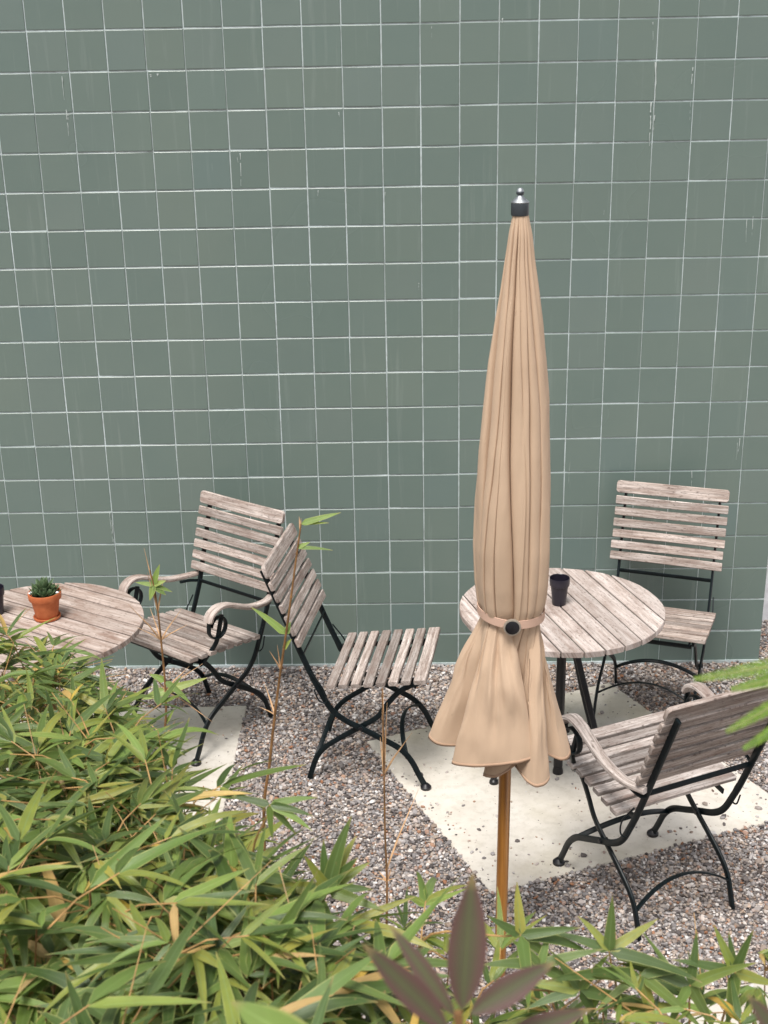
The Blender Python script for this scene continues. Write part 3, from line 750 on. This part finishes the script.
def disc(mb,c,prof,n=28,mi=0):
    V=[];Fc=[]
    for r_,d in prof:
        for k in range(n): a=2*PI*k/n; V.append((c.x+r_*math.cos(a),c.y-d,c.z+r_*math.sin(a)))
    for i in range(len(prof)-1):
        for k in range(n): Fc.append([i*n+k,i*n+(k+1)%n,(i+1)*n+(k+1)%n,(i+1)*n+k])
    Fc.append([(len(prof)-1)*n+k for k in range(n)]); mb.add(V,Fc,None,mi)
disc(bu,bc,[(.0225,-.006),(.0235,0),(.0225,.003),(.0190,.0035),(.0183,.001)],mi=1); disc(bu,bc,[(.0182,.0012),(.0182,.0045),(.0155,.0058),(.0005,.0062)],mi=0)
bu.build('buckle',[M['iron2'],simple('dull_brass',(.50,.45,.38),.4,.7)],stp,sharp=40)

# ------------------------------------------------------------------ leaves and plants
def leaf(mb,base,d,nrm,L,W,droop=.2,fold=.25,mi=0,K=7,twist=0.0,shape='bamboo'):
    d=Vector(d).normalized(); nrm=Vector(nrm); s=d.cross(nrm)
    if s.length<1e-3: s=d.cross(Vector((0,1,.3)))
    s.normalize(); V=[];Fc=[];U=[]
    g_=Vector((0,0,-1)); p=Vector(base); dd=d.copy(); side_w=random.uniform(-.22,.22) if shape=='bamboo' else 0
    for i in range(K+1):
        t=i/K
        if shape=='bamboo': w=W*.5*(min(1,(t/.10))**.7 if t<.10 else 1)*((1-((t-.10)/.90)**1.9)**.9 if t>.10 else 1)
        else: w=W*.5*(math.sin(PI*t**.82)**.9)
        w=max(w,.0004); n_=s.cross(dd).normalized()
        tw=twist*t; s2=(s*math.cos(tw)+n_*math.sin(tw))
        f=fold*w*(1-.3*t); wav=.05*w*math.sin(t*9+side_w*40)
        V+= [p-s2*w+n_*(f+wav),p-s2*w*.5+n_*f*.42,p.copy(),p+s2*w*.5+n_*f*.42,p+s2*w+n_*(f-wav)]
        p=p+dd*(L/K); dd=(dd+g_*(droop*1.6/K)+s*(side_w/K)).normalized(); s=(s-dd*s.dot(dd)).normalized()
    for i in range(K):
        for k in range(4):
            Fc.append([i*5+k,i*5+k+1,(i+1)*5+k+1,(i+1)*5+k]); U.append([(k/4,i/K),((k+1)/4,i/K),((k+1)/4,(i+1)/K),(k/4,(i+1)/K)])
    mb.add(V,Fc,U,mi)
def rnd_dir(): 
    v=Vector((random.gauss(0,1),random.gauss(0,1),random.gauss(0,1))); return v.normalized()
def fan(fol,tip,axis_d,nl=6,Ls=(.070,.155),scale=1.0,mi=None):
    axis_d=Vector(axis_d).normalized(); side=axis_d.cross(Vector((0,0,1)))
    if side.length<.1: side=Vector((random.uniform(-1,1),random.uniform(-1,1),0))
    side.normalize(); 
    for k in range(nl):
        a=(-1+2*(k+.5)/nl)*math.radians(random.uniform(48,80))+random.uniform(-.15,.15)
        if k==nl//2: a*=.3
        d=axis_d*math.cos(a)+side*math.sin(a)+Vector((0,0,random.uniform(-.34,.24)))
        L=random.uniform(*Ls)*(1-.28*abs(a))*scale; W=L*random.uniform(.105,.155)
        m=mi if mi is not None else (1 if random.random()<.022 else (2 if random.random()<.14 else 0))
        base=Vector(tip)-axis_d*(.004*abs(k-nl/2))
        leaf(fol,base,d,Vector((0,0,1))+rnd_dir()*.65,L,W,random.uniform(.05,.65),random.uniform(.05,.4),m,twist=random.uniform(-.9,.9))
def culm(stm,twg,fol,base,tip,bulge,nt=6,leafy=.55,r0=.0042,scale=1.0,nl=(4,7)):
    base=Vector(base);tip=Vector(tip)
    h=tip.z-base.z; mid=base.lerp(tip,.55); mid.z=base.z+h*.68; mid+=Vector(bulge)
    P=crom([base,base.lerp(mid,.5)+Vector((0,0,h*.05)),mid,tip],7); n=len(P)
    sweep(stm,P,[r0*(1-.75*i/(n-1)) for i in range(n)],[r0*(1-.75*i/(n-1)) for i in range(n)],n=6)
    for k in range(nt):
        f=1-leafy*(k+.3)/nt; i=min(n-2,int(f*(n-1))); p=P[i].lerp(P[i+1],f*(n-1)-i)
        tdir=(P[i+1]-P[i]).normalized(); az=random.uniform(0,2*PI)
        d=(Vector((math.cos(az),math.sin(az),random.uniform(-.05,.5)))+tdir*.35).normalized()
        L=random.uniform(.05,.14)*scale; q=p+d*L+Vector((0,0,-.1*L)); sweep(twg,[p,p.lerp(q,.5)+Vector((0,0,.012)),q],[.0016,.0013,.0010],[.0016,.0013,.0010],n=5)
        d2=(d+Vector((0,0,-.25))).normalized(); fan(fol,q,d2,random.randint(*nl),scale=scale)
        if random.random()<.55: # dry sheath or bare twig
            d3=(d+rnd_dir()*.6).normalized(); sweep(twg,[p,p+d3*random.uniform(.06,.20)],[.0015,.0006],[.0015,.0006],n=4)
    tdir=(P[-1]-P[-3]).normalized(); az=random.uniform(0,2*PI); tdir=Vector((tdir.x*.6+math.cos(az),tdir.y*.6+math.sin(az),random.uniform(-.1,.45))); fan(fol,P[-1],tdir,random.randint(5,7),scale=scale)
def bamboo(name,base,label,tips,nt=6,scale=1.0,leafy=.5,group='bamboo plants in the front bed',nl=(4,7),spread=.12):
    root=empty(name,base); tag(root,label,'bamboo',group); b=Vector(base)
    stm,twg,fol=MB(),MB(),MB()
    for tp in tips:
        tp=Vector(tp)-b; bs=Vector((random.uniform(-spread,spread),random.uniform(-spread,spread),0))
        culm(stm,twg,fol,bs,tp,(random.uniform(-.06,.06),random.uniform(-.06,.06),0),nt,leafy,scale=scale,nl=nl)
    stm.build('culms',M['stem'],root,sharp=60); twg.build('twigs',M['twig'],root,sharp=60); fol.build('foliage',[M['leaf'],M['dead_leaf'],M['young_leaf']],root,sharp=80)
    return root
# canopy surface: for a photo point the crown top lies at this depth (metres along the axis)
DEP=[(600,3.2),(640,3.0),(720,2.45),(800,2.1),(900,1.72),(1000,1.48),(1100,1.3)]
def cdepth(y): return float(np.interp(y,[a for a,b in DEP],[b for a,b in DEP]))
# right-hand outline of the big mass (photo y -> x)
EDGE=[(625,60),(650,120),(680,140),(720,165),(760,190),(800,225),(840,270),(880,315),(920,345),(960,370),(1060,400)]
def edge(y): return float(np.interp(y,[a for a,b in EDGE],[b for a,b in EDGE]))
plants=[]
specs=[((-1.10,-2.35,0),[(640,702)],(-60,118),25,'bushy bamboo at the left edge in front of the left table'),
       ((-.80,-2.75,0),[(715,790)],(20,200),22,'bushy bamboo below the armchair on the left'),
       ((-1.15,-3.05,0),[(730,850)],(-110,90),21,'dense bamboo at the left edge halfway up the leafy mass'),
       ((-.62,-3.25,0),[(780,880)],(60,300),24,'dense bamboo in the middle of the leafy mass, right half'),
       ((-.85,-3.75,0),[(850,960)],(-110,170),20,'dark leafy bamboo at the lower left of the frame'),
       ((-.42,-3.70,0),[(870,985)],(130,365),22,'long leaved bamboo right of the lower left mass'),
       ((-.60,-4.15,0),[(960,1080)],(-60,230),15,'nearest bamboo at the bottom left corner'),
       ((-.28,-4.05,0),[(960,1080)],(200,420),15,'nearest bamboo left of the purple leaves')]
for base,((y0,y1),),(x0,x1),k,lab in specs:
    near=y0>=850; k=int(k*1.18)
    tips=[]
    while len(tips)<k:
        y=random.uniform(y0,y1); x=random.uniform(x0,x1)
        if x>edge(y)-(52 if y<850 else 46): continue
        tips.append(at_depth(x,y,cdepth(y)+random.uniform(-.04,.22)))
    plants.append(bamboo('bamboo_plant',base,lab,tips,nt=6 if near else 7,leafy=.42,scale=1.14 if near else (1.04 if y0>700 else .95)))
# low thin sprays along the bottom right
tips=[at_depth(x,y,d) for x,y,d in [(415,955,1.9),(440,985,1.75),(380,985,1.7),(450,950,2.0),(470,1000,1.8),(405,925,2.1),(430,1015,1.7),(500,990,1.95),(535,985,2.0),(545,1010,1.8),(395,1000,1.65)]]
bamboo('bamboo_plant',(-.12,-3.55,0),'low pale green bamboo left of the parasol pole',tips,nt=4,scale=.85,leafy=.25,nl=(4,6))
tips=[at_depth(x,y,d) for x,y,d in [(600,995,1.9),(650,1005,1.8),(700,1000,1.85),(755,990,1.9),(625,1020,1.7),(680,1030,1.7),(740,1020,1.75),(575,1015,1.8),(765,955,2.0)]]
bamboo('bamboo_plant',(.35,-3.75,0),'low bamboo along the bottom edge below the right chair',tips,nt=3,scale=.85,leafy=.22,nl=(4,6))

def hero(name,base,label,sprays,cat='bamboo',group='bamboo plants in the front bed',mats=None,depth=1.75):
    """sprays: (px,py,[(angle deg in view, length px, width px, kind)]) fans of leaves, joined to the base by thin canes"""
    root=empty(name,base); tag(root,label,cat,group); b=Vector(base); stm,fol=MB(),MB()
    for px,py,lv in sprays:
        p=at_depth(px,py,depth)-b; q=(at_depth(px-105,py+24,depth+.08) if random.random()<.5 else at_depth(px+random.uniform(-30,30),py+90,depth+.1))-b
        P=crom([Vector((random.uniform(-.04,.04),random.uniform(-.04,.04),0)),Vector((q.x*.6,q.y*.6,q.z*.6)),q,p],7); n=len(P)
        sweep(stm,P,[.0034*(1-.6*i/(n-1)) for i in range(n)],[.0034*(1-.6*i/(n-1)) for i in range(n)],n=6)
        for a,L,W,m in lv:
            a=math.radians(a); d=RT*math.cos(a)+UP*math.sin(a)+FW*random.uniform(-.25,.25)
            nr=-FW+Vector((0,0,.6))+rnd_dir()*.35
            leaf(fol,p,d,nr,L*depth/F,W*depth/F,random.uniform(.05,.22),random.uniform(.1,.3),m,K=9,twist=random.uniform(-.3,.3))
    stm.build('culms',M['twig'],root,sharp=60); fol.build('foliage',mats or [M['leaf'],M['dead_leaf'],M['young_leaf']],root,sharp=80); return root
hero('bamboo_plant',(.10,-3.45,0),'sparse bamboo sprays across the gravel at the bottom right',[
  (609,951,[(88,60,12,0),(28,62,11,0),(158,60,10,0),(-8,95,12,0),(-18,100,13,2),(125,45,9,0)]),
  (640,975,[(170,100,14,0),(-150,60,9,0),(-70,70,13,0),(-35,85,12,0),(10,60,10,0)]),
  (735,972,[(115,52,10,0),(75,50,10,0),(-20,50,12,0),(165,65,11,0),(-95,60,13,0),(100,40,8,0)]),
  (690,985,[(160,75,12,0),(-60,60,12,0),(30,70,12,0),(-120,55,10,2),(80,55,10,0)]),
  (521,935,[(97,52,12,0),(12,60,11,0),(-5,75,12,0),(150,40,10,0),(-40,55,11,0),(-80,75,13,2)]),
  (580,990,[(60,50,10,0),(120,55,10,0),(170,60,12,0),(-10,80,13,0),(-60,45,12,0),(-170,60,11,0)]),
  (540,965,[(170,60,12,0),(20,65,11,0),(-30,70,12,0),(70,35,9,2),(130,40,9,0)])],depth=1.8)
hero('bamboo_plant',(-.26,-3.6,0),'bamboo tip with upright leaves over the gravel left of the purple leaves',[
  (328,890,[(78,82,15,0),(66,60,13,0),(100,50,11,0),(55,48,12,0),(35,50,12,0),(120,45,11,0),(5,45,11,0),(-15,60,12,0),(170,70,13,0)]),
  (379,985,[(93,85,18,2),(125,90,18,0),(60,70,15,0),(25,60,14,0),(160,110,18,0),(-60,50,14,0),(178,90,18,0),(195,80,17,0),(40,60,16,0)]),
  (232,870,[(95,58,15,2),(-25,105,16,0),(-8,90,15,0),(175,80,13,0),(-60,70,13,0),(140,70,13,0)]),
  (270,805,[(15,48,8,2),(-5,45,8,0),(-50,42,8,0),(165,40,8,0),(-90,35,8,0),(-20,50,8,2)])],depth=1.85)

def cane(name,label,pts,Y,leaves,sheaths,r=.0045,baseoff=(0,0)):
    """single tall cane seen against the wall; pts are photo points, top last"""
    P=[at_y(x,y,Y) for x,y in pts]; foot=Vector((P[0].x+baseoff[0],Y+baseoff[1],0))
    root=empty(name,foot); tag(root,label,'bamboo','bare bamboo canes'); stm,sh,fol=MB(),MB(),MB()
    Q=crom([Vector((0,0,-.02))]+[p-foot for p in P],14); n=len(Q)
    sweep(stm,Q,[r*(1-.6*i/(n-1)) for i in range(n)],[r*(1-.6*i/(n-1)) for i in range(n)],n=8)
    for i in range(6,n-2,11): # nodes
        sweep(stm,[Q[i]-Vector((0,0,.003)),Q[i],Q[i]+Vector((0,0,.003))],[r*.7,r*1.15*(1-.5*i/n),r*.6],[r*.7,r*1.15*(1-.5*i/n),r*.6],n=8)
    dd=(P[-1]-CAM).dot(FW)
    for x,y,lst in sheaths:
        sh=MB()
        p=at_y(x,y,Y)-foot; p=min(Q,key=lambda q:(q-p).length)
        for a,L in lst:
            a=math.radians(a); d=RT*math.cos(a)+UP*math.sin(a)+FW*random.uniform(-.5,.5); L=L*dd/F
            m=p+d*L*.35; sweep(sh,[p,m,p+d*L+Vector((0,0,-.1*L))],[.0026,.0022,.0003],[.0016,.0014,.0003],n=5)
        sh.build('sheath',M['sheath'],root,sharp=60)
    for x,y,lst in leaves:
        p=at_y(x,y,Y)-foot; p=min(Q,key=lambda q:(q-p).length)
        for a,L,W in lst:
            a=math.radians(a); d=RT*math.cos(a)+UP*math.sin(a)+FW*random.uniform(-.2,.2)
            leaf(fol,p,d,-FW+Vector((0,0,.5)),L*dd/F,W*dd/F,.1,.25,0,K=8)
    stm.build('culm',M['stem'],root,sharp=60);
    if leaves: fol.build('foliage',[M['young_leaf']],root,sharp=80)
cane('bamboo_cane','thin bamboo cane with dry sheaths in front of the armchair by the left table',[(166,775),(166,700),(161,640),(156,598),(150,570)],-2.0,
     [(163,583,[(75,22,7),(20,14,6),(-40,16,7),(-100,16,7),(170,18,5),(-20,20,5)]),(166,690,[(15,45,9),(-160,26,10)]),(163,722,[(60,18,4)]),(166,680,[(-35,36,7),(150,18,7)])],
     [(160,640,[(112,38),(60,40),(125,52),(150,30),(35,30)]),(166,690,[(50,34),(40,48),(-150,20),(130,30),(-30,56)]),(166,737,[(140,28),(60,26),(160,20),(85,36)]),(158,612,[(100,45),(80,38)]),(148,600,[(100,60)])],.0042)
cane('bamboo_cane','tall bamboo cane with bright top leaves in front of the middle chair',[(264,835),(270,760),(278,690),(288,620),(296,560),(301,524)],-2.25,
     [(302,522,[(17,42,7),(5,28,4)]),(298,547,[(2,36,4),(28,14,5)]),(290,636,[(138,46,8),(75,14,7)]),(288,652,[(60,14,5)])],
     [(278,668,[(115,26),(95,30)]),(270,715,[(150,20),(110,38),(80,26)]),(301,530,[(95,14),(85,12)])],.0050)
cane('bamboo_cane','dry brown bamboo cane rising from the leaves in the centre',[(383,985),(386,940),(387,885),(385,830),(384,770),(383,720),(382,688)],-2.7,
     [],[(384,775,[(92,60),(88,85),(96,40),(62,60)]),(386,880,[(130,14),(155,16),(70,14),(30,10)]),(384,720,[(90,34)]),(389,868,[(68,92)])],.0036)

# purple leaved shrub close to the camera
pb=Vector((-.14,-4.62,0)); root=empty('purple_shrub',pb); tag(root,'out of focus plant with pointed purple green leaves at the bottom centre','shrub'); st_,fo_=MB(),MB()
D0=.78; hub=at_depth(458,1012,D0); sweep(st_,crom([Vector((0,0,0)),Vector((.01,-.0,1.1)),hub-pb],8),.0028,.0024,n=8)
for (x0,y0,x1,y1,W,dz) in [(462,1010,472,876,50,0),(455,1016,392,926,25,.02),(448,1030,366,945,34,-.03),(470,1014,552,962,36,.0),(500,1040,590,1008,30,.03)]:
    a=at_depth(x0,y0,D0+dz);b=at_depth(x1,y1,D0+dz*1.5); leaf(fo_,a-pb,b-a,-FW+RT*.2+Vector((0,0,.4)),(b-a).length*1.02,W*.80*D0/F,.03,.18,0,K=12,shape='oval')
for (x0,y0,x1,y1,W,dz) in [(790,1050,748,994,20,.0)]:
    a=at_depth(x0,y0,D0+dz);b=at_depth(x1,y1,D0); sweep(st_,crom([hub-pb+Vector((0,0,-.05)),(a-pb)*.5+(hub-pb)*.5+Vector((0,0,-.08)),a-pb],6),.0018,.0018,n=6); leaf(fo_,a-pb,b-a,-FW+Vector((0,0,.4)),(b-a).length,W*D0/F,.03,.18,0,K=12,shape='oval')
st_.build('stem',M['stem'],root); fo_.build('foliage',M['purple'],root,sharp=80)
gr=MB(); a=at_depth(330,1062,.8);b=at_depth(232,1000,.8); leaf(gr,a-pb,b-a,-FW+Vector((0,0,.4)),(b-a).length,40*.8/F,.03,.15,0,K=12,shape='oval')
sweep(gr,crom([hub-pb+Vector((0,0,-.06)),(a-pb)*.5+(hub-pb)*.5+Vector((0,0,-.06)),a-pb],5),.0014,.0014,n=6)
o=gr.build('green_leaf',M['young_leaf'],root,sharp=80); o['label']='blurred plain green leaf'

# feathery fronds entering from the right
fb=Vector((.55,-4.15,0)); root=empty('fern_shrub',fb); tag(root,'bright green feathery fronds reaching in at the right edge','fern'); st_,fo_=MB(),MB()
D1=.95; hub=at_depth(900,650,D1); sweep(st_,crom([Vector((0,0,0)),Vector((-.02,.02,1.2)),hub-fb],8),.005,.004,n=8)
for (x1,y1,my) in [(696,679,662),(733,689,668),(728,731,684),(745,748,700),(800,600,640),(832,760,715)]:
    b=at_depth(x1,y1,D1); m=at_depth((900+x1)/2,my,D1); P=crom([hub-fb,m-fb,b-fb],30); n=len(P)
    sweep(st_,P,[.0014*(1-.7*i/n) for i in range(n)],[.0014*(1-.7*i/n) for i in range(n)],n=5)
    for i in range(2,n):
        t=(P[i]-P[i-1]).normalized(); s=t.cross(-FW).normalized(); L=.0085*math.sin(PI*min(1,.18+.80*i/n))**.8+.001
        for sg in (-1,1): leaf(fo_,P[i],t*.75+s*sg+FW*random.uniform(-.2,.2),-FW+Vector((0,0,.3)),L,.0022,.1,.15,0,K=3)
st_.build('stem',M['young_leaf'],root); fo_.build('foliage',M['frond'],root,sharp=80)

# ------------------------------------------------------------------ light, sky, camera
world=bpy.data.worlds.new('World'); scene.world=world; world.use_nodes=True; wt=world.node_tree
bg=wt.nodes['Background']; sky=wt.nodes.new('ShaderNodeTexSky'); sky.sky_type='NISHITA'; sky.sun_disc=False
EL,AZ=66,200     # sun height and compass-like angle
sky.sun_elevation=math.radians(EL); sky.sun_rotation=math.radians(AZ); sky.air_density=1.0; sky.dust_density=3.0; sky.ozone_density=1.0
hs=wt.nodes.new('ShaderNodeHueSaturation'); hs.inputs['Saturation'].default_value=.25; wt.links.new(sky.outputs[0],hs.inputs['Color'])
wt.links.new(hs.outputs[0],bg.inputs[0]); bg.inputs[1].default_value=.095
sd=bpy.data.lights.new('sun','SUN'); sd.energy=2.3; sd.angle=math.radians(22); sd.color=(1,.96,.91)
so=bpy.data.objects.new('sun',sd); COL.objects.link(so)
dirv=Vector((math.sin(math.radians(AZ))*math.cos(math.radians(EL)),math.cos(math.radians(AZ))*math.cos(math.radians(EL)),math.sin(math.radians(EL))))
so.rotation_euler=dirv.to_track_quat('Z','Y').to_euler()
cd=bpy.data.cameras.new('camera'); co=bpy.data.objects.new('camera',cd); COL.objects.link(co); scene.camera=co
cd.sensor_fit='VERTICAL'; cd.sensor_height=24; cd.sensor_width=18; cd.lens=F/1024*24; cd.clip_start=.05; cd.clip_end=300
Mx=Matrix((RT,UP,-FW)).transposed().to_4x4(); Mx.translation=CAM; co.matrix_world=Mx
cd.dof.use_dof=True; cd.dof.focus_distance=4.3; cd.dof.aperture_fstop=7.6
vs=scene.view_settings; vs.view_transform='Standard'; vs.look='None'; vs.gamma=1; vs.use_curve_mapping=False; vs.exposure=.72
scene.render.engine='CYCLES'
scene.render.resolution_x=768; scene.render.resolution_y=1024
